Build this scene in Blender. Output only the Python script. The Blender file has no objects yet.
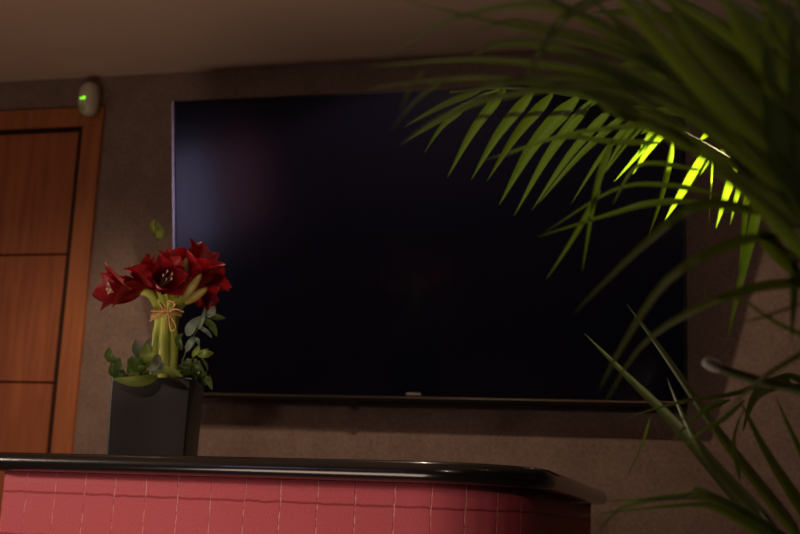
import bpy, math, random
from mathutils import Vector, Matrix
random.seed(7)
scn = bpy.context.scene
COL = scn.collection
V = Vector
# ------------------------------------------------------------------ camera
F = 1250.0
R = Matrix(((0.96496054, 0.00964961, 0.26221754),
            (0.25861028, -0.20409274, -0.94417523),
            (0.04440578, 0.978904, -0.19943693)))
EYE = V((0, 0, 1.0))
cam = bpy.data.cameras.new('camera'); co = bpy.data.objects.new('camera', cam); COL.objects.link(co)
co.matrix_world = Matrix.Translation(EYE) @ R.to_4x4()
cam.sensor_width = 36; cam.lens = F / 800 * 36; cam.clip_start = .05
cam.dof.use_dof = True; cam.dof.focus_distance = 2.5; cam.dof.aperture_fstop = 4.0
cam.dof.aperture_blades = 0
scn.camera = co

def at(px, py, t):          # a point t metres along the view axis
    return EYE + R @ V(((px - 400) / F, (267 - py) / F, -1)) * t
def aty(px, py, y):         # same, on the vertical plane at depth y
    d = R @ V(((px - 400) / F, (267 - py) / F, -1)); return EYE + d * (y / d.y)
def cdir(x, y, z): return (R @ V((x, y, z))).normalized()
TOCAM = cdir(0, 0, 1)

# ------------------------------------------------------------------ materials
def mat(name): 
    m = bpy.data.materials.new(name); m.use_nodes = True
    nt = m.node_tree; return m, nt, nt.nodes, nt.links, nt.nodes['Principled BSDF']
def simple(name, col, rough=.5, metal=0, var=.12, scale=30, bump=0, spec=.5, coat=0):
    m, nt, N, L, b = mat(name)
    tc = N.new('ShaderNodeTexCoord'); n = N.new('ShaderNodeTexNoise'); n.inputs['Scale'].default_value = scale
    n.inputs['Detail'].default_value = 4
    L.new(tc.outputs['Object'], n.inputs['Vector'])
    r = N.new('ShaderNodeValToRGB')
    r.color_ramp.elements[0].position = .3; r.color_ramp.elements[1].position = .7
    r.color_ramp.elements[0].color = (*[c * (1 - var) for c in col], 1)
    r.color_ramp.elements[1].color = (*[min(1, c * (1 + var)) for c in col], 1)
    L.new(n.outputs['Fac'], r.inputs['Fac']); L.new(r.outputs['Color'], b.inputs['Base Color'])
    b.inputs['Roughness'].default_value = rough; b.inputs['Metallic'].default_value = metal
    b.inputs['Specular IOR Level'].default_value = spec; b.inputs['Coat Weight'].default_value = coat
    if bump:
        bp = N.new('ShaderNodeBump'); bp.inputs['Strength'].default_value = bump; bp.inputs['Distance'].default_value = .002
        L.new(n.outputs['Fac'], bp.inputs['Height']); L.new(bp.outputs['Normal'], b.inputs['Normal'])
    return m
def emis(name, col, s):
    m, nt, N, L, b = mat(name)
    b.inputs['Base Color'].default_value = (*[c * .2 for c in col], 1)
    b.inputs['Emission Color'].default_value = (*col, 1); b.inputs['Emission Strength'].default_value = s
    return m

def wall_mat():
    m, nt, N, L, b = mat('brown wallcovering')
    tc = N.new('ShaderNodeTexCoord')
    n1 = N.new('ShaderNodeTexNoise'); n1.inputs['Scale'].default_value = 9; n1.inputs['Detail'].default_value = 6; n1.inputs['Roughness'].default_value = .7
    n2 = N.new('ShaderNodeTexNoise'); n2.inputs['Scale'].default_value = 90; n2.inputs['Detail'].default_value = 3
    mp = N.new('ShaderNodeMapping'); mp.inputs['Scale'].default_value = (1, 1, 1.0)
    L.new(tc.outputs['Object'], mp.inputs['Vector']); L.new(mp.outputs[0], n1.inputs['Vector']); L.new(mp.outputs[0], n2.inputs['Vector'])
    mx = N.new('ShaderNodeMath'); mx.operation = 'MULTIPLY_ADD'; mx.inputs[1].default_value = .55
    L.new(n2.outputs['Fac'], mx.inputs[0])
    m2 = N.new('ShaderNodeMath'); m2.operation = 'MULTIPLY'; m2.inputs[1].default_value = .45
    L.new(n1.outputs['Fac'], m2.inputs[0]); L.new(m2.outputs[0], mx.inputs[2])
    r = N.new('ShaderNodeValToRGB')
    r.color_ramp.elements[0].position = .36; r.color_ramp.elements[1].position = .64
    r.color_ramp.elements[0].color = (.158, .110, .090, 1); r.color_ramp.elements[1].color = (.268, .192, .158, 1)
    L.new(mx.outputs[0], r.inputs['Fac']); L.new(r.outputs['Color'], b.inputs['Base Color'])
    b.inputs['Roughness'].default_value = .85; b.inputs['Specular IOR Level'].default_value = .15
    bp = N.new('ShaderNodeBump'); bp.inputs['Strength'].default_value = .25; bp.inputs['Distance'].default_value = .002
    L.new(n2.outputs['Fac'], bp.inputs['Height']); L.new(bp.outputs['Normal'], b.inputs['Normal'])
    return m
def wood_mat(name, c0, c1, rough=.4, axis='z'):
    m, nt, N, L, b = mat(name)
    tc = N.new('ShaderNodeTexCoord'); mp = N.new('ShaderNodeMapping')
    mp.inputs['Scale'].default_value = (22, 22, 1.6) if axis == 'z' else (1.6, 22, 22)
    n = N.new('ShaderNodeTexNoise'); n.inputs['Scale'].default_value = 1.6; n.inputs['Detail'].default_value = 6; n.inputs['Distortion'].default_value = .6
    L.new(tc.outputs['Object'], mp.inputs['Vector']); L.new(mp.outputs[0], n.inputs['Vector'])
    r = N.new('ShaderNodeValToRGB'); r.color_ramp.elements[0].position = .3; r.color_ramp.elements[1].position = .72
    r.color_ramp.elements[0].color = (*c0, 1); r.color_ramp.elements[1].color = (*c1, 1)
    L.new(n.outputs['Fac'], r.inputs['Fac']); L.new(r.outputs['Color'], b.inputs['Base Color'])
    b.inputs['Roughness'].default_value = rough
    return m
def leather_mat():
    m, nt, N, L, b = mat('red leather')
    uv = N.new('ShaderNodeUVMap'); sep = N.new('ShaderNodeSeparateXYZ')
    L.new(uv.outputs[0], sep.inputs[0])
    def math_(op, a, bb=None, c=None):
        n = N.new('ShaderNodeMath'); n.operation = op
        for i, x in enumerate((a, bb, c)):
            if x is None: continue
            if isinstance(x, (int, float)): n.inputs[i].default_value = x
            else: L.new(x, n.inputs[i])
        return n.outputs[0]
    tw, th = .083, .092
    nz = N.new('ShaderNodeTexNoise'); nz.inputs['Scale'].default_value = 28; nz.inputs['Detail'].default_value = 3
    L.new(uv.outputs[0], nz.inputs['Vector'])
    wob = math_('MULTIPLY', math_('SUBTRACT', nz.outputs['Fac'], .5), .008)
    def line(coord, size, off):
        u = math_('ADD', math_('DIVIDE', math_('ADD', coord, wob), size), off)
        f = math_('FRACT', u); d = math_('ABSOLUTE', math_('SUBTRACT', f, .5))
        return math_('MULTIPLY', math_('SUBTRACT', .5, d), size)      # metres from the seam
    dv = line(sep.outputs[0], tw, .28); dh = line(sep.outputs[1], th, .826)
    def ss(x, a, c):
        mr = N.new('ShaderNodeMapRange'); mr.interpolation_type = 'SMOOTHSTEP'
        L.new(x, mr.inputs[0]); mr.inputs[1].default_value = a; mr.inputs[2].default_value = c
        mr.inputs[3].default_value = 1; mr.inputs[4].default_value = 0; return mr.outputs[0]
    mv = ss(dv, .0006, .0022); mh = ss(dh, .0008, .0030)
    br = N.new('ShaderNodeTexNoise'); br.inputs['Scale'].default_value = 60; L.new(uv.outputs[0], br.inputs['Vector'])
    brk = N.new('ShaderNodeMapRange'); L.new(br.outputs['Fac'], brk.inputs[0]); brk.inputs[1].default_value = .42; brk.inputs[2].default_value = .58
    mvb = math_('MULTIPLY', mv, brk.outputs[0])
    base = N.new('ShaderNodeValToRGB'); base.color_ramp.elements[0].position = .3; base.color_ramp.elements[1].position = .7
    base.color_ramp.elements[0].color = (.40, .070, .092, 1); base.color_ramp.elements[1].color = (.50, .095, .120, 1)
    gr = N.new('ShaderNodeTexNoise'); gr.inputs['Scale'].default_value = 260; gr.inputs['Detail'].default_value = 3; L.new(uv.outputs[0], gr.inputs['Vector'])
    L.new(gr.outputs['Fac'], base.inputs['Fac'])
    x1 = N.new('ShaderNodeMixRGB'); L.new(mh, x1.inputs['Fac']); L.new(base.outputs['Color'], x1.inputs[1]); x1.inputs[2].default_value = (.27, .032, .042, 1)
    x2 = N.new('ShaderNodeMixRGB'); L.new(math_('MULTIPLY', mvb, .6), x2.inputs['Fac']); L.new(x1.outputs[0], x2.inputs[1]); x2.inputs[2].default_value = (.75, .38, .34, 1)
    L.new(x2.outputs[0], b.inputs['Base Color'])
    b.inputs['Roughness'].default_value = .55; b.inputs['Specular IOR Level'].default_value = .2
    h = math_('SUBTRACT', math_('MULTIPLY', gr.outputs['Fac'], .25), math_('MAXIMUM', mv, mh))
    bp = N.new('ShaderNodeBump'); bp.inputs['Strength'].default_value = .6; bp.inputs['Distance'].default_value = .002
    L.new(h, bp.inputs['Height']); L.new(bp.outputs['Normal'], b.inputs['Normal'])
    return m
def leaf_mat(name, c0, c1, trans, rough=.4, tfac=.35, scale=25):
    m, nt, N, L, b = mat(name)
    tc = N.new('ShaderNodeTexCoord'); n = N.new('ShaderNodeTexNoise'); n.inputs['Scale'].default_value = scale
    L.new(tc.outputs['Object'], n.inputs['Vector'])
    r = N.new('ShaderNodeValToRGB'); r.color_ramp.elements[0].position = .3; r.color_ramp.elements[1].position = .7
    r.color_ramp.elements[0].color = (*c0, 1); r.color_ramp.elements[1].color = (*c1, 1)
    L.new(n.outputs['Fac'], r.inputs['Fac']); L.new(r.outputs['Color'], b.inputs['Base Color'])
    b.inputs['Roughness'].default_value = rough; b.inputs['Specular IOR Level'].default_value = .35
    t = N.new('ShaderNodeBsdfTranslucent'); t.inputs['Color'].default_value = (*trans, 1)
    mx = N.new('ShaderNodeMixShader'); mx.inputs[0].default_value = tfac
    L.new(b.outputs[0], mx.inputs[1]); L.new(t.outputs[0], mx.inputs[2])
    L.new(mx.outputs[0], N['Material Output'].inputs['Surface'])
    return m
M = dict(
    wall=wall_mat(),
    ceil=simple('ceiling paint', (.66, .49, .38), .9, var=.03, scale=3, spec=.1),
    floor=simple('brown carpet', (.08, .05, .035), .95, var=.3, scale=120, bump=.4, spec=.05),
    door=wood_mat('door veneer', (.27, .072, .022), (.42, .128, .042), .42),
    casing=wood_mat('casing wood', (.30, .090, .026), (.44, .145, .046), .42),
    reveal=simple('door rebate shade', (.03, .012, .006), .7),
    slab=simple('black lacquer', (.008, .007, .008), .22, var=.05, coat=.4),
    leather=leather_mat(),
    plinth=simple('plinth', (.02, .01, .01), .6),
    vase=simple('matt black ceramic', (.027, .023, .023), .45, var=.15, scale=12, bump=.15),
    soil=simple('soil', (.03, .02, .012), .95, var=.4, scale=80, bump=.8),
    bezel=simple('dark bezel', (.010, .009, .010), .8, var=.05, spec=.05),
    strip=simple('bronze strip', (.26, .20, .15), .33, 1, var=.08, scale=60),
    trim=simple('brushed bezel edge', (.85, .80, .78), .22, 1, var=.08, scale=60),
    tvback=simple('tv back', (.01, .01, .01), .6),
    screen=simple('screen glass', (.0030, .0030, .0085), .13, var=.0, spec=.5),
    logo=simple('silver print', (.85, .8, .75), .4),
    sensor=simple('cream plastic', (.62, .56, .43), .4, var=.03),
    led=emis('green led', (.25, 1, .02), 1.6),
    lens=simple('sensor lens', (.35, .42, .2), .3, var=.03),
    petal=leaf_mat('red petal', (.20, .005, .012), (.34, .012, .020), (.40, .008, .012), .42, .2, 60),
    throat=leaf_mat('petal throat', (.20, .02, .012), (.3, .03, .02), (.3, .02, .01), .5, .2),
    stamen=simple('stamen', (.8, .45, .35), .5), anther=simple('anther', (.9, .75, .5), .6),
    stem=leaf_mat('pale green stem', (.48, .58, .08), (.62, .70, .15), (.5, .65, .06), .35, .2, 14),
    bud=leaf_mat('flower bud', (.30, .24, .06), (.42, .30, .09), (.4, .3, .05), .45, .2, 30),
    raffia=simple('raffia', (.62, .38, .14), .7, var=.25, scale=60),
    euc=leaf_mat('eucalyptus leaf', (.12, .165, .125), (.19, .235, .18), (.15, .25, .1), .45, .2),
    green=leaf_mat('dark green leaf', (.045, .085, .018), (.085, .13, .028), (.12, .25, .02), .35, .25),
    lime=leaf_mat('yellow green leaf', (.14, .20, .035), (.22, .28, .055), (.22, .3, .035), .4, .3),
    moss=leaf_mat('moss', (.035, .06, .012), (.08, .12, .02), (.1, .2, .02), .8, .2, 80),
    twig=simple('twig', (.10, .12, .05), .6),
    palm=leaf_mat('palm leaf', (.042, .056, .020), (.064, .080, .027), (.22, .36, .010), .42, .36, 12),
    rachis=leaf_mat('palm rib', (.07, .10, .025), (.11, .14, .04), (.1, .15, .02), .75, .1, 15),
    cut=simple('dry cut end', (.30, .30, .27), .7, var=.2, scale=120),
    pot=simple('grey planter', (.08, .075, .07), .6),
    glass=emis('added glow', (.50, .44, .78), 2.4),  # unseen emitters, added only for the glow on the screen
    red_glow=emis('added red glow', (.45, .14, .20), 1.3),
    frame=simple('window frame', (.12, .08, .06), .5),
)

# ------------------------------------------------------------------ builders
ORG = {}
def empty(name, loc, label=None, cat=None, group=None):
    o = bpy.data.objects.new(name, None); COL.objects.link(o); o.location = loc; o.empty_display_size = .05
    ORG[o] = V(loc)
    if label: o['label'] = label
    if cat: o['category'] = cat
    if group: o['group'] = group
    return o
def obj(name, vf, m, parent=None, smooth=True, uv=None, org=None):
    vs, fs = vf
    base = ORG.get(parent, V((0, 0, 0))) if parent else V(org or (0, 0, 0))
    me = bpy.data.meshes.new(name)
    me.from_pydata([V(v) - base for v in vs], [], fs); me.materials.append(m)
    if smooth: me.polygons.foreach_set('use_smooth', [True] * len(me.polygons))
    if uv:
        l = me.uv_layers.new(name='UVMap')
        for p in me.polygons:
            for li in p.loop_indices: l.data[li].uv = uv[me.loops[li].vertex_index]
    me.update()
    o = bpy.data.objects.new(name, me); COL.objects.link(o); ORG[o] = base
    if parent: o.parent = parent
    else: o.location = base
    return o
def tag(o, label=None, cat=None, group=None, kind=None):
    if label: o['label'] = label
    if cat: o['category'] = cat
    if group: o['group'] = group
    if kind: o['kind'] = kind
    return o
def join(*parts):
    vs, fs = [], []
    for v, f in parts:
        k = len(vs); vs += list(v); fs += [tuple(i + k for i in q) for q in f]
    return vs, fs
def box(x0, y0, z0, x1, y1, z1, mtx=None):
    vs = [V((x, y, z)) for x in (x0, x1) for y in (y0, y1) for z in (z0, z1)]
    if mtx: vs = [mtx @ v for v in vs]
    return vs, [(0, 1, 3, 2), (4, 6, 7, 5), (0, 4, 5, 1), (2, 3, 7, 6), (0, 2, 6, 4), (1, 5, 7, 3)]
def bev(o, w=.004, seg=2):
    b = o.modifiers.new('bevel', 'BEVEL'); b.width = w; b.segments = seg; b.limit_method = 'ANGLE'; b.harden_normals = False
    return o
def spline(pts, n):
    P = [V(p) for p in pts]; k = len(P); out = []
    if k == 2: return [P[0].lerp(P[1], i / n) for i in range(n + 1)]
    for i in range(n + 1):
        s = i / n * (k - 1); j = min(int(s), k - 2); u = s - j
        p0 = P[j - 1] if j else P[0] * 2 - P[1]; p1 = P[j]; p2 = P[j + 1]; p3 = P[j + 2] if j + 2 < k else P[-1] * 2 - P[-2]
        out.append(.5 * ((2 * p1) + (p2 - p0) * u + (2 * p0 - 5 * p1 + 4 * p2 - p3) * u * u + (3 * p1 - p0 - 3 * p2 + p3) * u ** 3))
    return out
def tube(pts, r, n=8, seg=None, cap=True):
    P = spline(pts, seg or max(4, 5 * (len(pts) - 1))); k = len(P)
    rad = (lambda u: r) if not callable(r) else r
    vs, fs = [], []; up = V((.31, .2, .93)).normalized()
    for i, p in enumerate(P):
        t = (P[min(i + 1, k - 1)] - P[max(i - 1, 0)]).normalized()
        a = t.cross(up); a = a.normalized() if a.length > 1e-4 else V((1, 0, 0)); b = t.cross(a)
        rr = rad(i / (k - 1))
        for j in range(n):
            w = 2 * math.pi * j / n; vs.append(p + (a * math.cos(w) + b * math.sin(w)) * rr)
    for i in range(k - 1):
        for j in range(n): fs.append((i * n + j, i * n + (j + 1) % n, (i + 1) * n + (j + 1) % n, (i + 1) * n + j))
    if cap: fs += [tuple(range(n))[::-1], tuple(range((k - 1) * n, k * n))]
    return vs, fs
def blade(pts, w, facing=None, seg=14, fold=.25, prof=None, twist=0):
    """a leaf ribbon with a folded midrib; w = full width in metres"""
    P = spline(pts, seg); k = len(P); vs, fs = [], []
    prof = prof or (lambda u: (.3 + .7 * min(1, u / .16)) * (1 - max(0, (u - .22) / .78) ** 1.45) + .02)
    fc = V(facing) if facing else TOCAM
    for i, p in enumerate(P):
        u = i / (k - 1); t = (P[min(i + 1, k - 1)] - P[max(i - 1, 0)]).normalized()
        s = t.cross(fc); s = s.normalized() if s.length > 1e-4 else V((0, 0, 1))
        n = s.cross(t)
        if twist:
            q = Matrix.Rotation(twist * u, 3, t); s = q @ s; n = q @ n
        h = w * .5 * prof(u)
        vs += [p - s * h + n * h * fold, p - s * h * .5 + n * h * fold * .42, p, p + s * h * .5 + n * h * fold * .42, p + s * h + n * h * fold]
    for i in range(k - 1):
        for j in range(4): a = i * 5 + j; fs.append((a, a + 1, a + 6, a + 5))
    return vs, fs
def oval(u): return max(.02, math.sin(math.pi * min(1, u ** .8)) ** .75)
def ellipsoid(c, rx, ry, rz, mtx=None, n=12, m=8):
    vs, fs = [], []
    mtx = mtx or Matrix.Identity(3)
    for i in range(m + 1):
        a = math.pi * i / m
        for j in range(n):
            b = 2 * math.pi * j / n
            vs.append(V(c) + mtx @ V((rx * math.sin(a) * math.cos(b), ry * math.sin(a) * math.sin(b), rz * math.cos(a))))
    for i in range(m):
        for j in range(n): fs.append((i * n + j, (i + 1) * n + j, (i + 1) * n + (j + 1) % n, i * n + (j + 1) % n))
    return vs, fs
def frame_of(ax):
    ax = ax.normalized(); a = ax.cross(V((0, 0, 1))); a = a.normalized() if a.length > 1e-3 else V((1, 0, 0))
    return Matrix((a, ax.cross(a), ax)).transposed()

# ------------------------------------------------------------------ room
CEIL = 2.588; WALL = 4.0; XL, XR, YB = -4.3, 2.6, -4.2
def struct(name, vf, m, smooth=False, parent=None):
    o = obj(name, vf, m, parent, smooth); o['kind'] = 'structure'; return o
struct('floor', box(XL - .1, YB - .1, -.1, XR + .1, WALL + .1, 0), M['floor'])
struct('ceiling', box(XL - .1, YB - .1, CEIL, XR + .1, WALL + .1, CEIL + .1), M['ceil'])
DL, DR, DT = -3.29, -2.355, 2.392       # door opening
struct('wall_back', join(box(XL, WALL, 0, DL, WALL + .1, CEIL), box(DR, WALL, 0, XR, WALL + .1, CEIL), box(DL, WALL, DT, DR, WALL + .1, CEIL)), M['wall'])
W0, W1, W2 = -1.75, -.5, .0
struct('wall_right', box(XR, YB, 0, XR + .1, WALL + .1, CEIL), M['wall'])
struct('wall_front', box(XL, YB - .1, 0, XR, YB, CEIL), M['wall'])
wy = [(-3.3, -2.2), (-2.1, -.9)]; wz = (.85, 1.72)
struct('wall_left', join(box(XL - .1, YB, 0, XL, wy[0][0], CEIL), box(XL - .1, wy[0][1], 0, XL, wy[1][0], CEIL), box(XL - .1, wy[1][1], 0, XL, WALL + .1, CEIL),
                         *[box(XL - .1, a, 0, XL, b, wz[0]) for a, b in wy], *[box(XL - .1, a, wz[1], XL, b, CEIL) for a, b in wy]), M['wall'])
for i, (a, b) in enumerate(wy):  # added glowing panes out of view, mirrored in the television's left side
    e = struct('glow_panel_%d' % (i + 1), join(box(XL - .08, a, wz[0], XL + .02, a + .04, wz[1]), box(XL - .08, b - .04, wz[0], XL + .02, b, wz[1]),
        box(XL - .08, a + .04, wz[0], XL + .02, b - .04, wz[0] + .04), box(XL - .08, a + .04, wz[1] - .04, XL + .02, b - .04, wz[1])), M['frame'])
    obj('pane', box(XL - .05, a + .04, wz[0] + .04, XL - .04, b - .04, wz[1] - .04), M['red_glow' if i == 0 else 'glass'], e, False)
# door: casing, rebate with its shade put into the colour, leaf with grooves
cs = .079
d = struct('door_1', box(DL + .012, WALL + .022, .008, DR - .0005, WALL + .06, DT - .0005), M['reveal'])
g = .0035
zs = [.012, .487, .96, 1.434, 1.908, DT - .010]
leafparts = []
for a, b in zip(zs[:-1], zs[1:]):
    leafparts.append(box(DL + .014, WALL + .012, a + g, DR - .034, WALL + .024, b - g))
bev(obj('door_panel', join(*leafparts), M['door'], d, False), .003)
obj('door_handle', join(tube([(DL + .07, WALL + .012, 1.02), (DL + .07, WALL - .045, 1.02), (DL + .19, WALL - .05, 1.02)], .009, 10), tube([(DL + .07, WALL + .011, 1.02), (DL + .07, WALL + .004, 1.02)], .026, 16)), M['trim'], d)
bev(obj('door_frame', join(box(DR, WALL - .018, 0, DR + cs, WALL + .05, DT), box(DL - cs, WALL - .018, 0, DL, WALL + .05, DT),
                       box(DL - cs, WALL - .018, DT, DR + cs, WALL + .05, DT + .072)), M['casing'], d, False), .003)
def base_run(name, x0, x1): bev(struct(name, box(x0, WALL - .015, 0, x1, WALL - .0005, .09), M['casing']), .004)
base_run('baseboard_back', DR + cs + .001, XR)

# ------------------------------------------------------------------ television
tilt = math.radians(11.73)
TVc = -1.012; TVw = 1.708; TVh = 1.014
tv = empty('television', (TVc, 3.93, 1.381), 'large black flat television tilted forward on the brown wall', 'television')
tm = Matrix.Translation((TVc, 3.93, 1.381)) @ Matrix.Rotation(tilt, 4, 'X')      # local: x right, z up the screen, -y to the viewer
hw = TVw / 2
def tb(x0, y0, z0, x1, y1, z1): return box(x0, y0, z0, x1, y1, z1, tm)
obj('screen', tb(-hw + .008, -.002, .020, hw - .008, .004, TVh - .008), M['screen'], tv, False)
bev(obj('bezel', join(tb(-hw + .003, -.004, TVh - .008, hw - .003, .03, TVh), tb(-hw + .003, -.004, .0, hw - .003, .03, .012), tb(hw - .008, -.004, .012, hw, .03, TVh - .008)), M['bezel'], tv, False), .002)
bev(tag(obj('side_trim', tb(-hw - .003, -.006, 0, -hw + .0045, .034, TVh), M['trim'], tv, False), 'bright metal left edge of the television'), .0015, 3)
bev(tag(obj('bottom_trim', tb(-hw + .006, -.006, .0125, hw - .008, .002, .0165), M['strip'], tv, False), 'thin metallic strip along the bottom of the screen'), .0018, 3)
bev(obj('rear_housing', tb(-hw + .06, .031, .04, hw - .06, .06, TVh - .12), M['tvback'], tv, False), .01)
obj('wall_mount', join(tb(-.3, .061, .2, .3, .072, .75), box(TVc - .3, 3.972, 1.5, TVc + .3, 3.9995, 1.95), box(TVc - .25, 3.90, 1.53, TVc - .21, 3.974, 1.57), box(TVc + .21, 3.90, 1.53, TVc + .25, 3.974, 1.57),
      box(TVc - .25, 3.86, 1.88, TVc - .21, 3.974, 1.92), box(TVc + .21, 3.86, 1.88, TVc + .25, 3.974, 1.92)), M['tvback'], tv, False)
bev(obj('infrared_receiver', tb(-.235, -.004, -.012, -.205, .012, .0), M['bezel'], tv, False), .003)
# maker's mark on the lower edge
cu = bpy.data.curves.new('mark', 'FONT'); cu.body = 'SAMSUNG'; cu.size = .0098; cu.extrude = .0004; cu.align_x = 'CENTER'; cu.space_character = 1.12
to = bpy.data.objects.new('mark', cu); COL.objects.link(to)
dg = bpy.context.evaluated_depsgraph_get(); me = bpy.data.meshes.new_from_object(to.evaluated_get(dg))
lm = tm @ Matrix.Translation((-.012, -.0030, .0245)) @ Matrix.Rotation(math.pi / 2, 4, 'X')
lv = [lm @ v.co for v in me.vertices]; lf = [tuple(p.vertices) for p in me.polygons]
bpy.data.objects.remove(to); bpy.data.curves.remove(cu)
tag(obj('logo', (lv, lf), M['logo'], tv, False), 'tiny silver lettering under the screen')

# ------------------------------------------------------------------ motion sensor over the door corner
pc = aty(87.3, 98.3, 3.94)
ms = empty('motion_detector', (pc.x, pc.y + .03, pc.z), 'cream oval motion detector with green light above the door corner', 'sensor')
def capsule(c, rx, ry, rz, n=28, m=14, e=2.6):
    vs, fs = [], []
    for i in range(m + 1):
        a = math.pi / 2 * i / m           # front half only: pole faces -y
        for j in range(n):
            b = 2 * math.pi * j / n
            cx, sx = math.cos(b), math.sin(b)
            k = (abs(cx) ** e + abs(sx) ** e) ** (-1 / e)
            vs.append(V(c) + V((rx * cx * k * math.sin(a), -ry * math.cos(a) ** .8, rz * sx * k * math.sin(a))))
    for i in range(m):
        for j in range(n): fs.append((i * n + j, i * n + (j + 1) % n, (i + 1) * n + (j + 1) % n, (i + 1) * n + j))
    o = len(vs) - n
    vs += [vs[o + j] + V((0, .022, 0)) for j in range(n)]
    for j in range(n): fs.append((o + j, o + (j + 1) % n, o + n + (j + 1) % n, o + n + j))
    fs.append(tuple(range(o + n, o + 2 * n)))
    return vs, fs
sv, sf = capsule((pc.x, pc.y + .008, pc.z), .036, .036, .064)
sm_ = Matrix.Translation(pc) @ Matrix.Rotation(math.radians(-14), 4, 'Z') @ Matrix.Translation(-pc)
obj('sensor_body', ([sm_ @ v for v in sv], sf), M['sensor'], ms)
obj('mounting_bracket', box(pc.x - .018, pc.y + .022, 2.478, pc.x + .022, 3.9995, pc.z + .03), M['sensor'], ms, False)
from mathutils.bvhtree import BVHTree
bv_ = BVHTree.FromPolygons([sm_ @ v for v in sv], sf)
lp = bv_.ray_cast(EYE, aty(82.4, 98.3, 4.0) - EYE)[0] or aty(82.4, 98.3, 3.91)
dx = (aty(92, 98.5, pc.y) - aty(82, 98.5, pc.y)) / 10
obj('status_light', join(ellipsoid(lp - dx * 1.5 + V((0, .0015, .001)), .0045, .004, .0045), ellipsoid(lp + dx * 1.6 + V((0, -.001, .0025)), .0050, .004, .0062)), M['led'], ms)
obj('lens_window', ellipsoid(pc + V((-.004, -.013, -.040)), .020, .012, .015), M['lens'], ms)

# ------------------------------------------------------------------ counter
TOP = 1.1125; SL = .040
def rounded(poly, rads, step=6):
    out = []; k = len(poly)
    for i in range(k):
        p = V(poly[i]); a = (V(poly[i - 1]) - p); b = (V(poly[(i + 1) % k]) - p); r = rads[i]
        la, lb = a.length, b.length; a.normalize(); b.normalize()
        if r == 0: out.append(p); continue
        ang = a.angle(b); dd = r / math.tan(ang / 2); c = p + (a + b).normalized() * (r / math.sin(ang / 2))
        p0 = p + a * dd; p1 = p + b * dd
        for j in range(step + 1):
            u = j / step; q = (p0 - c).lerp(p1 - c, u); out.append(c + q.normalized() * r)
    return out
def bowed(poly):     # the front edge bows out a little
    return poly
FA, FB = V((-1.640, 2.475)), V((-.345, 2.222))
fm = (FA + FB) / 2 + V((-.012, -.012))
plan = [FA, fm, FB, V((-.372, 3.71)), V((-1.80, 3.71)), V((-1.70, 2.75))]
outline = rounded([p.to_3d() for p in plan], [.075, 3.0, .21, .05, .05, .25], 12)
outline = [V((p.x, p.y)) for p in outline]
def resample(P, step):
    out = []; k = len(P); acc = 0
    L = []
    for i in range(k): L.append((P[(i + 1) % k] - P[i]).length)
    tot = sum(L); n = int(tot / step); st = tot / n; i = 0; d0 = 0
    for q in range(n):
        s = q * st
        while d0 + L[i] < s - 1e-9: d0 += L[i]; i += 1
        out.append(P[i].lerp(P[(i + 1) % k], (s - d0) / max(L[i], 1e-9)))
    return out, st
outline, ST = resample(outline, .012)
def normals(P):
    k = len(P); out = []
    for i in range(k):
        t = (P[(i + 1) % k] - P[i - 1]).normalized(); out.append(V((t.y, -t.x)))
    return out
ON = normals(outline)          # counter-clockwise outline: outward normals
def offs(dist): return [p - n * dist for p, n in zip(outline, ON)]
def slab(z0, z1, r):
    h = z1 - z0; prof = []
    for j in range(9):
        a = -math.pi / 2 + math.pi * j / 8; prof.append((r * (1 - math.cos(a)), (z0 + z1) / 2 + h / 2 * math.sin(a)))
    prof = [(.07, z0)] + prof + [(.07, z1)]
    vs, fs = [], []; k = len(outline)
    for dd, z in prof:
        vs += [V((p.x, p.y, z)) for p in offs(dd)]
    for i in range(len(prof) - 1):
        for j in range(k): fs.append((i * k + j, i * k + (j + 1) % k, (i + 1) * k + (j + 1) % k, (i + 1) * k + j))
    fs += [tuple(range(k))[::-1], tuple(range((len(prof) - 1) * k, len(prof) * k))]
    return vs, fs
ct = obj('countertop', slab(TOP - SL, TOP, SL / 2), M['slab'], org=(-1.0, 3.0, TOP))
tag(ct, 'glossy black countertop with rounded nosing under the square vase', 'countertop')
rc = empty('reception_counter', (-1.0, 3.0, 0), 'reception counter clad in stitched red leather under black top', 'counter')
INS = .046
def panel_mesh():
    P = offs(INS); k = len(P); nz = 40; vs, fs, uv = [], [], []
    zt = TOP - SL - .0005
    for i in range(nz + 1):
        z = .09 + (zt - .09) * i / nz
        for j in range(k): vs.append(V((P[j].x, P[j].y, z))); uv.append((j * ST, z))
    for i in range(nz):
        for j in range(k): fs.append((i * k + j, i * k + (j + 1) % k, (i + 1) * k + (j + 1) % k, (i + 1) * k + j))
    fs.append(tuple(range(nz * k, (nz + 1) * k)))
    return vs, fs, uv
pv, pf, puv = panel_mesh()
obj('padded_panel', (pv, pf), M['leather'], rc, True, puv)
P2 = offs(.06); k2 = len(P2)
obj('plinth', ([V((p.x, p.y, z)) for z in (0, .091) for p in P2], [(j, (j + 1) % k2, k2 + (j + 1) % k2, k2 + j) for j in range(k2)] + [tuple(range(k2))[::-1]]), M['plinth'], rc)

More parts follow.
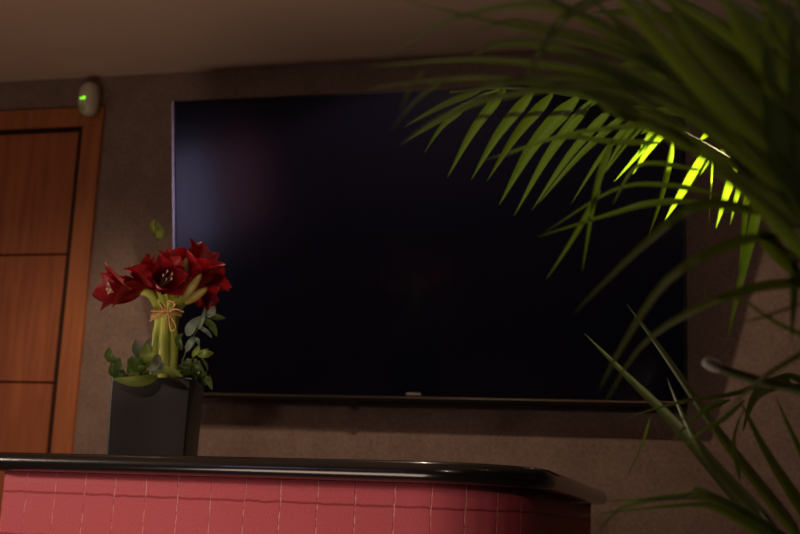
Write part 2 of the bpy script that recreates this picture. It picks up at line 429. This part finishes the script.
# ------------------------------------------------------------------ vase
VW = .186; VH = .193
vc = aty(154.3, 440, 2.735); vc.z = TOP
yaw = math.radians(15.0)
vm = Matrix.Translation(vc) @ Matrix.Rotation(yaw, 4, 'Z')
def vase_mesh():
    vs, fs = [], []
    def ring(h, z):
        c = V((0, 0, z)); r = .006; pts = []
        for sx, sy, a0 in ((1, 1, 0), (-1, 1, 90), (-1, -1, 180), (1, -1, 270)):
            for j in range(4):
                a = math.radians(a0 + 30 * j); pts.append(vm @ V((sx * (h - r) + r * math.cos(a), sy * (h - r) + r * math.sin(a), z)))
        return pts
    hb, ht = VW / 2 - .002, VW / 2 + .001
    rings = [ring(hb - .004, .0005), ring(hb, .005), ring(ht, VH - .003), ring(ht - .003, VH), ring(ht - .009, VH), ring(ht - .012, VH - .005), ring(hb - .012, .02)]
    k = 16
    for r in rings: vs += r
    for i in range(len(rings) - 1):
        for j in range(k): fs.append((i * k + j, i * k + (j + 1) % k, (i + 1) * k + (j + 1) % k, (i + 1) * k + j))
    fs += [tuple(range(k))[::-1], tuple(range((len(rings) - 1) * k, len(rings) * k))]
    return vs, fs
va = obj('vase', vase_mesh(), M['vase'], None, True, org=vc)
bm_ = va.modifiers.new('split', 'EDGE_SPLIT'); bm_.split_angle = math.radians(40)
tag(va, 'square matt black vase holding the red flowers on the counter', 'vase')
moss = []
for i in range(900):
    x, y = random.uniform(-1, 1), random.uniform(-1, 1)
    hx = (VW / 2 - .016); z = VH - .012 + .022 * (1 - max(abs(x), abs(y)) ** 2)
    p = vm @ V((x * hx, y * hx, z)); q = p + V((random.uniform(-.012, .012), random.uniform(-.012, .012), random.uniform(.004, .020)))
    moss.append(blade([p, q], .004, V((random.uniform(-1, 1), random.uniform(-1, 1), .3)), seg=2))
hx = VW / 2 - .0135
moss.append(([vm @ V((a * hx, b * hx, VH - .012)) for a, b in ((-1, -1), (1, -1), (1, 1), (-1, 1))], [(0, 1, 2, 3)]))
mo = obj('moss', join(*moss), M['moss'], None, True, org=vm @ V((0, 0, VH - .012)))
tag(mo, 'dark green moss filling the mouth of the black vase', 'moss', kind='stuff')

# ------------------------------------------------------------------ bouquet
BY = 2.70
def B(px, py, dy=0): return aty(px, py, BY + dy)
bq = empty('amaryllis_bouquet', B(164, 380), 'bouquet of dark red amaryllis tied with raffia in the black vase', 'flowers')
stems = [((155, 376, -.03), (156, 345, -.025), (160, 315, -.025), (152, 296, -.02), (140, 291, -.02)),
         ((163, 378, -.045), (164, 345, -.04), (166, 315, -.035), (163, 298, -.04), (159, 287, -.045)),
         ((171, 378, -.02), (173, 345, -.02), (172, 315, -.02), (182, 298, -.01), (192, 286, -.01)),
         ((166, 378, .0), (170, 345, .0), (175, 315, .0), (184, 300, .01), (190, 289, .02)),
         ((160, 378, .01), (164, 345, .01), (167, 315, .01), (170, 300, .015), (175, 279, .02))]
for s in stems:
    obj('stem', tube([B(*p) for p in s], lambda u: .0130 - .0045 * max(0, u - .45) / .55, 12, 22), M['stem'], bq)
def petal(base, ax, phi, L, W, opn, rec, fr, r0=.006, cup=.5, nu=14, nv=6, wob=0):
    vs, fs = [], []
    rad = fr @ V((math.cos(phi), math.sin(phi), 0)); tan = fr @ V((-math.sin(phi), math.cos(phi), 0)); axn = fr @ V((0, 0, 1))
    for i in range(nu + 1):
        u = i / nu
        ang = opn * (.45 + .75 * u) + rec * max(0, u - .55) * 2.2
        if i == 0: p = base + rad * r0; 
        else: p = p + (axn * math.cos(ang) + rad * math.sin(ang)) * (L / nu)
        nrm = (rad * math.cos(ang) - axn * math.sin(ang))
        w = W * (math.sin(math.pi * (u * .93 + .03) ** .85) ** .8) if u < 1 else 0.0
        if u > .8: w *= 1 - ((u - .8) / .2) ** 2 * .45
        for j in range(nv + 1):
            v = j / nv * 2 - 1
            c = cup * (1 - .6 * u) * (v * v) * w
            ripple = .0016 * math.sin(v * 5 + u * 9 + wob) * u
            ridge = -.0012 * math.exp(-(v * 5) ** 2)
            vs.append(p + tan * (w * v) - nrm * (c + ripple + ridge))
    m = nv + 1
    for i in range(nu):
        for j in range(nv): a = i * m + j; fs.append((a, a + 1, a + m + 1, a + m))
    return vs, fs
def blossom(px, py, dy, axis, L, opn, rot, label=None, W=.027, rec=.5, st=True):
    base = B(px, py, dy); ax = cdir(*axis); fr = frame_of(ax)
    tb_ = tube([base - ax * .022, base - ax * .008, base + ax * .012], lambda u: .0065 + .006 * u, 12, 8)
    b = obj('blossom', tb_, M['throat'], bq)
    if label: b['label'] = label
    for i in range(6):
        ph = rot + i * math.pi / 3; inner = i % 2
        l = L * random.uniform(.93, 1.05)
        obj('petal', petal(base, ax, ph, l, W * (.9 if inner else 1.1), opn * random.uniform(.88, 1.12) * (.92 if inner else 1.06), rec * random.uniform(.6, 1.3), fr, .005 if inner else .008, wob=i), M['petal'], b)
    if st:
        for i in range(5):
            ph = rot + i * 1.2; o1 = fr @ V((math.cos(ph), math.sin(ph), 0))
            e = base + ax * (L * .74) + o1 * .011
            obj('stamen', join(tube([base + ax * .01 + o1 * .003, base + ax * (L * .4) + o1 * .007, e], .0009, 6, 8), ellipsoid(e, .0022, .0022, .004)), M['anther'], b)
blossom(143, 289, -.02, (-.76, .04, .52), .116, math.radians(27), .15, 'amaryllis bloom at the left facing left', W=.033, rec=.35)
blossom(160, 288, -.05, (.38, .36, .84), .112, math.radians(25), .05, 'amaryllis bloom in the middle facing forward', W=.035, rec=.35)
blossom(189, 285, -.02, (.36, .70, .22), .108, math.radians(24), .2, W=.034, rec=.3, st=False)
blossom(191, 287, .03, (.74, .36, -.40), .100, math.radians(27), .9, W=.032, st=False)
blossom(193, 296, -.01, (.66, -.10, .35), .066, math.radians(26), .1, W=.020, st=False)
blossom(155, 290, .0, (-.40, .78, .12), .092, math.radians(24), .3, W=.027, rec=.3, st=False)
blossom(172, 277, .03, (.10, .9, -.2), .078, math.radians(24), .4, W=.025, rec=.3, st=False)
for (a, b2, w) in (((184, 300, -.05), (201, 274, -.075), .0105), ((186, 303, -.045), (207, 288, -.07), .0105), ((176, 298, -.055), (187, 258, -.075), .013)):
    p, q = B(*a), B(*b2)
    obj('bud', tube([p, p.lerp(q, .33), p.lerp(q, .7), q], lambda u, w=w: w * max(.08, math.sin(math.pi * (u * .86 + .1)) ** .7), 12, 14), M['bud'], bq)
# raffia tie
tie = []
tc_ = B(166.5, 314, -.02); 
for k in range(3):
    pts = []
    for j in range(25):
        a = 2 * math.pi * j / 24
        pts.append(tc_ + cdir(1, 0, 0) * (.034 * math.cos(a)) + V((TOCAM.x, TOCAM.y, 0)) * (.033 * math.sin(a)) + V((0, 0, -.006 + k * .0055 + .004 * math.cos(a + k))))
    tie.append(tube(pts, .0034, 6, 48, False))
for path in (((168, 312, -.07), (160, 315, -.09), (150, 321, -.09)), ((168, 312, -.07), (175, 304, -.09), (168, 301, -.09), (168, 312, -.075)),
             ((168, 312, -.07), (160, 303, -.09), (163, 309, -.085)), ((168, 312, -.07), (176, 326, -.085), (172, 331, -.085), (170, 326, -.08), (169, 313, -.075)),
             ((168, 312, -.07), (176, 309, -.09), (184, 312, -.085)), ((168, 312, -.07), (168, 305, -.09), (172, 300, -.09)), ((168, 313, -.07), (165, 325, -.08), (166, 329, -.08))):
    tie.append(tube([B(*p) for p in path], .0019, 6, 16))
tag(obj('raffia_tie', join(*tie), M['raffia'], bq), 'straw coloured raffia bow around the stems')

# ------------------------------------------------------------------ greenery in the vase
def sprig(name, label, cat, stem, leaves, m, group=None):
    root = empty(name, B(*stem[0]), label, cat, group)
    obj('stem', tube([B(*p) for p in stem], .0016, 6), M['twig'], root)
    for lf in leaves:
        pts, w = lf[0], lf[1]; mm = lf[2] if len(lf) > 2 else m; fc = lf[3] if len(lf) > 3 else (.1, .25, 1)
        obj('leaf', blade([B(*p) for p in pts], w, cdir(*fc), 12, .22, oval), M[mm], root)
sprig('eucalyptus_sprig', 'grey green eucalyptus sprig leaning right beside the flower stems', 'foliage',
      ((176, 380, -.02), (186, 352, -.04), (195, 334, -.05), (204, 316, -.05), (211, 309, -.05)),
      [(((187, 336, -.07), (192, 326, -.085), (201, 316, -.08)), .024), (((198, 330, -.06), (203, 318, -.08), (205, 307, -.075)), .010),
       (((203, 318, -.05), (212, 326, -.07), (217, 337, -.075)), .017, 'green'), (((206, 316, -.05), (212, 312, -.06), (213, 306, -.06)), .018),
       (((207, 313, -.05), (216, 317, -.05), (226, 318, -.04)), .016, 'green'), (((194, 336, -.05), (190, 345, -.07), (184, 347, -.075)), .018, 'green'),
       (((198, 326, -.05), (207, 332, -.065), (212, 338, -.07)), .010)], 'euc')
sprig('eucalyptus_sprig', 'small round leaved eucalyptus sprig low over the right rim of the vase', 'foliage',
      ((180, 380, -.03), (190, 362, -.05), (199, 352, -.06), (208, 349, -.06)),
      [(((197, 353, -.06), (205, 354, -.08), (214, 353, -.07)), .020, 'lime'), (((186, 352, -.07), (191, 342, -.085), (196, 337, -.08)), .016),
       (((192, 357, -.06), (197, 350, -.08), (199, 345, -.08)), .013, 'lime'), (((191, 342, -.05), (197, 340, -.06), (199, 346, -.06)), .012),
       (((201, 357, -.06), (206, 364, -.075), (208, 371, -.08)), .007, 'green'), (((182, 350, -.05), (178, 340, -.06), (183, 333, -.06)), .016, 'green')], 'euc')
sprig('eucalyptus_sprig', 'thin stem with one pointed green leaf rising behind the flowers', 'foliage',
      ((168, 380, .03), (166, 330, .05), (160, 260, .06), (157, 238, .06), (155, 231, .06)),
      [(((155, 235, .06), (152, 226, .05), (155, 219, .05)), .013, 'lime'), (((157, 239, .06), (160, 231, .05), (157, 222, .05)), .017, 'lime'), (((157, 242, .06), (161, 236, .04), (165, 231, .04)), .008, 'lime')], 'lime')
sprig('laurel_sprig', 'dark green leafy sprig at the left corner of the vase', 'foliage',
      ((140, 384, -.03), (128, 376, -.08), (120, 366, -.09), (114, 356, -.09)),
      [(((117, 362, -.09), (109, 356, -.10), (110, 347, -.10)), .022), (((121, 372, -.09), (113, 372, -.10), (112, 362, -.10)), .021), (((124, 376, -.09), (118, 368, -.10), (120, 357, -.10)), .023), (((130, 378, -.08), (122, 378, -.10), (117, 370, -.10)), .02),
       (((128, 374, -.08), (131, 366, -.10), (128, 358, -.10)), .018), (((134, 378, -.08), (138, 370, -.10), (146, 366, -.10)), .018)], 'green')
sprig('laurel_sprig', 'broad shiny leaves lying across the front rim of the vase', 'foliage',
      ((158, 372, -.05), (150, 375, -.09), (140, 377, -.105)),
      [(((158, 377, -.10), (138, 382, -.125), (112, 379, -.125)), .030, 'lime', (.0, .8, 1)), (((150, 372, -.09), (168, 371, -.12), (183, 377, -.12)), .022, 'lime', (0, .8, 1)),
       (((146, 370, -.08), (136, 364, -.11), (131, 356, -.11)), .030, 'green'), (((150, 369, -.07), (146, 356, -.10), (147, 343, -.10)), .030, 'lime')], 'green')
sprig('silver_leaf_sprig', 'grey leaves tucked against the left side of the flower stems', 'foliage',
      ((156, 376, -.03), (150, 362, -.04), (144, 350, -.04)),
      [(((147, 360, -.04), (138, 350, -.05), (136, 339, -.05)), .028), (((149, 362, -.04), (147, 348, -.06), (152, 337, -.06)), .020), (((158, 354, -.09), (156, 364, -.115), (149, 372, -.12)), .022), (((160, 362, -.09), (160, 368, -.11), (153, 375, -.12)), .018)], 'euc')
rs = random.Random(3); lv_ = []
for i in range(22):
    x = rs.uniform(172, 203); y = 377 - rs.uniform(0, 15) * (1 - abs(x - 186) / 24) + max(0, x - 195) * .8
    q = (x + rs.uniform(2, 13), y + rs.uniform(-2, 10), rs.uniform(-.12, -.04))
    lv_.append((((x, y, -.06), ((x + q[0]) / 2, min(y, q[1]) - 3, -.08), q), rs.uniform(.014, .022), rs.choice(['green', 'moss', 'green']), (rs.uniform(-.4, .4), .7, 1)))
sprig('fern_sprig', 'dark green fern spilling over the right corner of the vase', 'foliage', ((172, 382, -.03), (184, 368, -.06), (196, 366, -.07), (206, 376, -.07)), lv_, 'green')

# ------------------------------------------------------------------ palm
CROWN = V((.42, 1.72, .42))
pp = empty('planter', (.44, 1.72, 0), 'grey round planter of the palm in front of the wall', 'planter')
def lathe(c, prof, n=32):
    vs, fs = [], []
    for r, z in prof:
        for j in range(n): a = 2 * math.pi * j / n; vs.append(V(c) + V((r * math.cos(a), r * math.sin(a), z)))
    for i in range(len(prof) - 1):
        for j in range(n): fs.append((i * n + j, i * n + (j + 1) % n, (i + 1) * n + (j + 1) % n, (i + 1) * n + j))
    fs.append(tuple(range(n))[::-1]); return vs, fs
obj('pot', lathe((.44, 1.72, 0), [(.14, .0005), (.15, .01), (.19, .36), (.20, .38), (.195, .39), (.18, .385), (.17, .35)]), M['pot'], pp)
obj('soil', lathe((.44, 1.72, 0), [(.1745, .345), (.10, .352), (.001, .355)]), M['soil'], pp)
pl = empty('palm_plant', (.44, 1.72, .36), 'tall green palm with long arching fronds on the right', 'plant')
NLEAF = 0
extra = []
def pw(p): return p if isinstance(p, V) else at(*p)
def frond(rach, leaves, r=.006, vis=True):
    global NLEAF
    k = random.uniform(-.05, .05)
    P = [V((.44 + k, 1.72 + random.uniform(-.05, .05), .352))] + [pw(p) for p in rach]
    f = obj('frond', tube(P, lambda u: r * (1.25 - .95 * u), 8, 9 * len(P)), M['rachis'], pl)
    for lf in leaves:
        pts, wpx = lf[0], lf[1]
        fc = lf[2] if len(lf) > 2 else (random.uniform(-.35, .35), random.uniform(.0, .5), 1)
        tm_ = sum(p[2] for p in pts) / len(pts)
        bl = blade([pw(p) for p in pts], wpx * tm_ / F, cdir(*fc), 16, .28)
        if NLEAF < 100: obj('leaflet', bl, M['palm'], f); NLEAF += 1
        else: extra.append(bl)
    return f
def L2(a, b, w, t, sag=4, fc=None, t2=None):     # two-point leaflet with a little sag
    t2 = t2 or t; m = ((a[0] + b[0]) / 2 - sag * .6, (a[1] + b[1]) / 2 - sag, (t + t2) / 2)
    r = [((a[0], a[1], t), m, (b[0], b[1], t2)), w]
    return tuple(r + ([fc] if fc else []))
# F1: the sharp frond whose leaflets hang down-left in front of the screen
T = 2.05
frond([(960, 420, 1.75), (880, 300, 1.85), (800, 215, 1.95), (745, 172, 2.0), (700, 142, T), (640, 113, T), (580, 97, T + .03), (510, 88, T + .06), (450, 92, T + .1)], [
    L2((505, 90), (447, 178), 10, T), L2((533, 92), (471, 180), 11, T), L2((552, 94), (487, 181), 11, T), L2((578, 97), (499, 205), 15, T, 7),
    L2((592, 100), (514, 216), 11, T, 5), L2((615, 105), (532, 210), 9, T), L2((632, 110), (538, 204), 8, T), L2((603, 98), (571, 120), 4, T, 1),
    L2((640, 113), (571, 204), 6, T), L2((645, 116), (604, 172), 8, T, 2), L2((650, 118), (604, 174), 6, T, 2), L2((664, 124), (638, 155), 10, T, 2),
    L2((668, 126), (633, 174), 9, T, 2), L2((662, 122), (641, 134), 10, T, 1), L2((672, 140), (647, 241), 12, T + .03, -3, None, T + .34), L2((712, 148), (665, 220), 12, T, 1), L2((736, 166), (716, 228), 9, T, 1), L2((742, 176), (730, 226), 6, T, 1),
    L2((712, 150), (708, 240), 7, T, 0, None, T + .34), L2((762, 190), (725, 347), 10, T, 0), L2((748, 180), (738, 282), 7, T, 0), L2((784, 205), (780, 232), 5, T, 0),
    L2((700, 140), (740, 108), 5, T, 0), L2((660, 130), (614, 182), 5, T, 0), L2((720, 150), (762, 170), 5, T, 0), L2((465, 108), (424, 153), 6, T + .1), L2((500, 90), (400, 145), 9, T + .05, 2), L2((485, 88), (404, 127), 8, T + .08, 2)
])
# F2: blurred near frond sweeping up and to the left across the top
t = 1.32
frond([(960, 460, 1.25), (880, 330, 1.25), (815, 240, 1.28), (760, 160, t), (700, 92, t), (640, 45, t), (580, 12, t), (530, -10, t)], [
    (((800, 245, t), (745, 165, t), (680, 110, t), (600, 76, t), (485, 60, t), (366, 67, t)), 17), (((800, 255, t), (750, 195, t), (690, 140, t), (600, 99, t), (485, 78, t), (362, 89, t)), 16),
    (((795, 200, t), (720, 110, t), (640, 50, t), (575, 14, t), (519, 5, t), (445, 22, t), (379, 61, t)), 15), (((800, 180, t), (740, 95, t), (680, 35, t), (630, -14, t)), 30),
    (((720, 95, t), (600, 48, t), (491, 22, t), (395, -2, t)), 8), (((700, 100, t), (650, 62, t), (600, 42, t), (531, 24, t), (497, 24, t), (445, 49, t)), 9),
    (((690, 110, t), (600, 67, t), (545, 46, t), (497, 44, t), (465, 60, t)), 14), (((650, -20, t), (585, 5, t), (557, 26, t), (537, 58, t), (517, 92, t)), 11),
    (((800, 225, t), (730, 145, t), (660, 88, t), (600, 64, t), (550, 50, t)), 24), (((800, 205, t), (700, 95, t), (640, 42, t), (585, -6, t)), 24),
    (((690, 128, t), (600, 88, t), (500, 97, t), (440, 118, t), (398, 146, t)), 9), (((640, 90, t), (560, 78, t), (480, 88, t), (405, 125, t)), 8),
    L2((450, 76), (390, 131), 4, t), L2((425, 70), (400, 114), 4, t), L2((640, 120), (580, 92), 20, t), L2((700, 152), (600, 108), 16, t),
])
# F3: fronds behind, dark, filling the upper right
t = 1.15
frond([(1000, 420, 1.05), (930, 260, 1.1), (870, 140, 1.12), (820, 60, t), (770, 0, t), (740, -40, t)], [
    (((880, 190, t), (800, 105, t), (750, 50, t), (720, -10, t)), 42), (((890, 150, t), (810, 60, t), (775, 15, t), (765, -12, t)), 40), (((890, 230, t), (800, 150, t), (720, 70, t), (660, -8, t)), 40),
    (((890, 260, t), (810, 195, t), (730, 120, t), (640, 20, t), (610, -15, t)), 34), (((890, 280, t), (800, 215, t), (750, 185, t), (690, 150, t)), 26), (((880, 300, t), (790, 180, t), (770, 90, t), (765, 10, t)), 36),
    (((890, 330, t), (815, 210, t), (795, 110, t), (790, 0, t)), 36), (((880, 300, t), (790, 190, t), (700, 120, t), (640, 92, t)), 28), (((870, 320, t), (800, 250, t), (740, 190, t), (700, 165, t)), 18), (((890, 120, t), (830, 40, t), (800, -12, t)), 40),
    *[((( 885, b0, t + d0), ((885 + x1) / 2 - 8, (b0 + y1) / 2 - 26, t + d0 + .02), (x1, y1, t + d0 + .06)), w0) for b0, x1, y1, d0, w0 in
      ((150, 700, -14, .12, 34), (180, 655, -10, .16, 36), (215, 640, 22, .2, 34), (245, 668, 62, .24, 32), (130, 742, -12, .1, 38), (110, 780, -14, .14, 38), (270, 690, 110, .26, 30), (200, 615, -8, .22, 32), (230, 725, 92, .1, 34), (160, 752, 20, .18, 36), (100, 800, 6, .2, 40), (300, 735, 160, .2, 26))],
])
t = 1.75
frond([(960, 430, 1.6), (900, 250, 1.7), (820, 120, 1.75), (740, 45, t), (680, 10, t), (620, -30, t)], [
    (((860, 200, t), (770, 135, t), (690, 85, t), (620, 70, t)), 22), (((840, 150, t), (740, 75, t), (660, 45, t), (600, 40, t)), 20), (((800, 110, t), (710, 35, t), (640, 15, t), (590, 12, t)), 20),
    (((870, 220, t), (790, 170, t), (700, 120, t), (630, 105, t)), 18), (((860, 170, t), (800, 90, t), (740, 20, t), (720, -10, t)), 26), (((870, 190, t), (810, 130, t), (780, 60, t), (790, 0, t)), 26),
    (((850, 220, t), (790, 190, t), (740, 165, t), (690, 155, t)), 16), (((780, 90, t), (700, 60, t), (640, 62, t), (590, 80, t)), 16), (((760, 60, t), (690, 12, t), (650, -12, t)), 22), (((860, 240, t), (800, 220, t), (760, 210, t), (720, 212, t)), 14),
    (((870, 200, t), (815, 160, t), (770, 130, t), (730, 118, t)), 20), (((830, 130, t), (760, 90, t), (700, 78, t), (650, 84, t)), 20),
])
# F4: middle sprays crossing the screen
t = 1.7
frond([(980, 480, 1.5), (900, 330, 1.6), (840, 255, 1.65), (790, 225, t), (740, 205, t), (700, 200, t)], [
    (((700, 201, t), (650, 204, t), (612, 214, t), (537, 237, t)), 8, (.1, .6, 1)), (((720, 196, t), (672, 186, t), (617, 189, t), (545, 232, t)), 6), (((660, 143, t), (610, 142, t), (560, 138, t - .02), (485, 160, t)), 7),
    (((690, 130, t), (640, 126, t), (560, 136, t), (500, 158, t)), 6), (((612, 140, t), (596, 190, t), (582, 272, t)), 7), (((600, 190, t), (575, 235, t), (546, 280, t)), 5), (((700, 170, t), (640, 165, t), (612, 205, t)), 5),
])
t = 1.4
frond([(1000, 560, 1.3), (920, 420, 1.35), (860, 320, 1.38), (800, 260, t), (760, 235, t)], [
    (((770, 215, t), (700, 205, t), (640, 248, t), (571, 316, t)), 11), (((780, 235, t), (727, 245, t), (667, 281, t), (623, 345, t), (598, 392, t)), 11), (((830, 285, t), (800, 283, t), (749, 289, t), (692, 311, t), (640, 347, t), (601, 410, t)), 11),
    (((760, 230, t), (785, 262, t), (830, 300, t)), 20), (((795, 255, t), (794, 300, t), (791, 345, t)), 9),
    (((850, 330, t), (800, 355, t), (760, 380, t), (738, 400, t), (700, 432, t)), 6), (((840, 350, t), (780, 325, t), (740, 300, t), (700, 296, t)), 5), (((810, 300, t), (760, 318, t), (720, 326, t)), 3),
])
# F5: lower blades rising from the bottom right corner
t = 1.75
frond([(1000, 760, 1.5), (900, 640, 1.65), (830, 565, 1.7), (790, 535, t)], [
    (((800, 545, t), (782, 515, t + .06), (722, 438, t + .2), (661, 350, t + .36), (626, 303, t + .45)), 13), (((785, 548, t), (749, 510, t + .06), (678, 427, t + .22), (623, 372, t + .36), (584, 333, t + .45)), 14), (((790, 552, t), (755, 508, t + .05), (705, 453, t + .12), (683, 416, t + .2), (667, 378, t + .3)), 11),
    (((840, 560, t), (800, 505, t), (765, 450, t), (738, 396, t)), 14), (((850, 540, t), (815, 480, t), (790, 430, t), (775, 395, t)), 9),
    (((820, 560, t), (770, 530, t), (722, 503, t), (690, 496, t), (625, 506, t), (592, 540, t)), 11), (((800, 560, t), (755, 530, t), (715, 508, t), (683, 505, t), (576, 516, t)), 9), (((800, 550, t), (760, 520, t), (700, 490, t), (683, 497, t), (570, 503, t)), 7),
    (((740, 480, t), (734, 440, t), (745, 405, t)), 5), (((745, 400, t), (722, 420, t), (702, 431, t), (672, 459, t)), 5),
])
t = 1.95
frond([(1000, 560, 1.75), (920, 450, 1.85), (860, 405, 1.9), (810, 388, t), (790, 384, t)], [
    (((800, 387, t), (770, 382, t), (735, 394, t), (691, 400, t), (655, 409, t), (620, 420, t)), 6, (0, .7, 1)), (((790, 380, t), (765, 388, t), (752, 402, t), (742, 434, t)), 13), (((810, 386, t), (790, 376, t), (770, 378, t)), 8),
    (((730, 400, t), (708, 408, t), (688, 424, t), (668, 445, t)), 6), (((650, 418, t), (640, 450, t), (625, 480, t)), 3),
])
# cut-off frond stalk with a pale dry end
t = 1.6
st = [at(1000, 520, 1.5), at(900, 430, 1.55), at(800, 391, t), at(760, 381, t), at(728, 371, t), at(712, 364, t)]
fs_ = obj('frond', tube([V((.46, 1.70, .352))] + st, lambda u: .0085 - .003 * u, 10, 50), M['rachis'], pl); fs_['label'] = 'cut frond stalk with a pale end'
a_, b_ = at(722, 369, t), at(703, 361, t)
obj('cut_end', tube([a_, a_.lerp(b_, .5), b_], lambda u: .0052 + .0028 * math.sin(math.pi * min(1, u * .95 + .05)) if u < .98 else .004, 10, 10), M['cut'], fs_)
if extra:
    tag(obj('leaflets', join(*extra), M['palm'], pl), kind='stuff')

# ------------------------------------------------------------------ light
def lamp(name, kind, loc, power, col, target=None, **kw):
    l = bpy.data.lights.new(name, kind); l.energy = power; l.color = col
    for k, v in kw.items(): setattr(l, k, v)
    o = bpy.data.objects.new(name, l); COL.objects.link(o); o.location = loc
    if target is not None: o.rotation_euler = (V(target) - V(loc)).to_track_quat('-Z', 'Y').to_euler()
    return o
WARM = (1.0, .72, .50)
lamp('downlight_tv', 'SPOT', (-1.02, 3.02, 2.57), 39, WARM, (-1.0, 3.9, .6), spot_size=math.radians(113), spot_blend=.3, shadow_soft_size=.025)
lamp('downlight_door', 'SPOT', (-2.25, 2.9, 2.57), 28, WARM, (-2.3, 3.7, 0), spot_size=math.radians(104), spot_blend=.85, shadow_soft_size=.03)
lamp('wall_light', 'SPOT', (-4.15, 1.25, 1.8), 150, (1.0, .76, .60), (-1.05, 2.38, .72), spot_size=math.radians(31), spot_blend=.5, shadow_soft_size=.06)
lamp('wall_fill', 'POINT', (-4.15, 1.25, 1.8), 7, (1.0, .76, .58), shadow_soft_size=.08)  # added fill, lifts the dark wall strip above the television
lamp('front_fill', 'SPOT', (.12, -2.5, 2.5), 85, (1.0, .74, .60), (-.6, 4.0, 1.15), spot_size=math.radians(40), spot_blend=.9, shadow_soft_size=.1)  # added fill from the camera side, softens the television's wall shadows
lamp('downlight_palm', 'SPOT', (.50, 2.75, 2.57), 1700, (1.0, .86, .44), at(686, 180, 2.05), spot_size=math.radians(8.5), spot_blend=.3, shadow_soft_size=.012)
lamp('downlight_palm_spill', 'SPOT', (.50, 2.75, 2.57), 88, (1.0, .88, .60), at(610, 165, 2.08), spot_size=math.radians(29), spot_blend=.8, shadow_soft_size=.03)
lamp('ceiling_fill', 'AREA', (-1.5, 1.4, .3), 17, (1.0, .74, .56), (-1.5, 1.4, 3), shape='RECTANGLE', size=1.3, size_y=.7)  # unseen emitter added to brighten the ceiling
w = bpy.data.worlds.new('world'); scn.world = w; w.use_nodes = True
w.node_tree.nodes['Background'].inputs['Color'].default_value = (.02, .018, .02, 1)
scn.view_settings.view_transform = 'Standard'; scn.view_settings.look = 'None'
scn.view_settings.exposure = 0; scn.view_settings.gamma = 1; scn.view_settings.use_curve_mapping = False
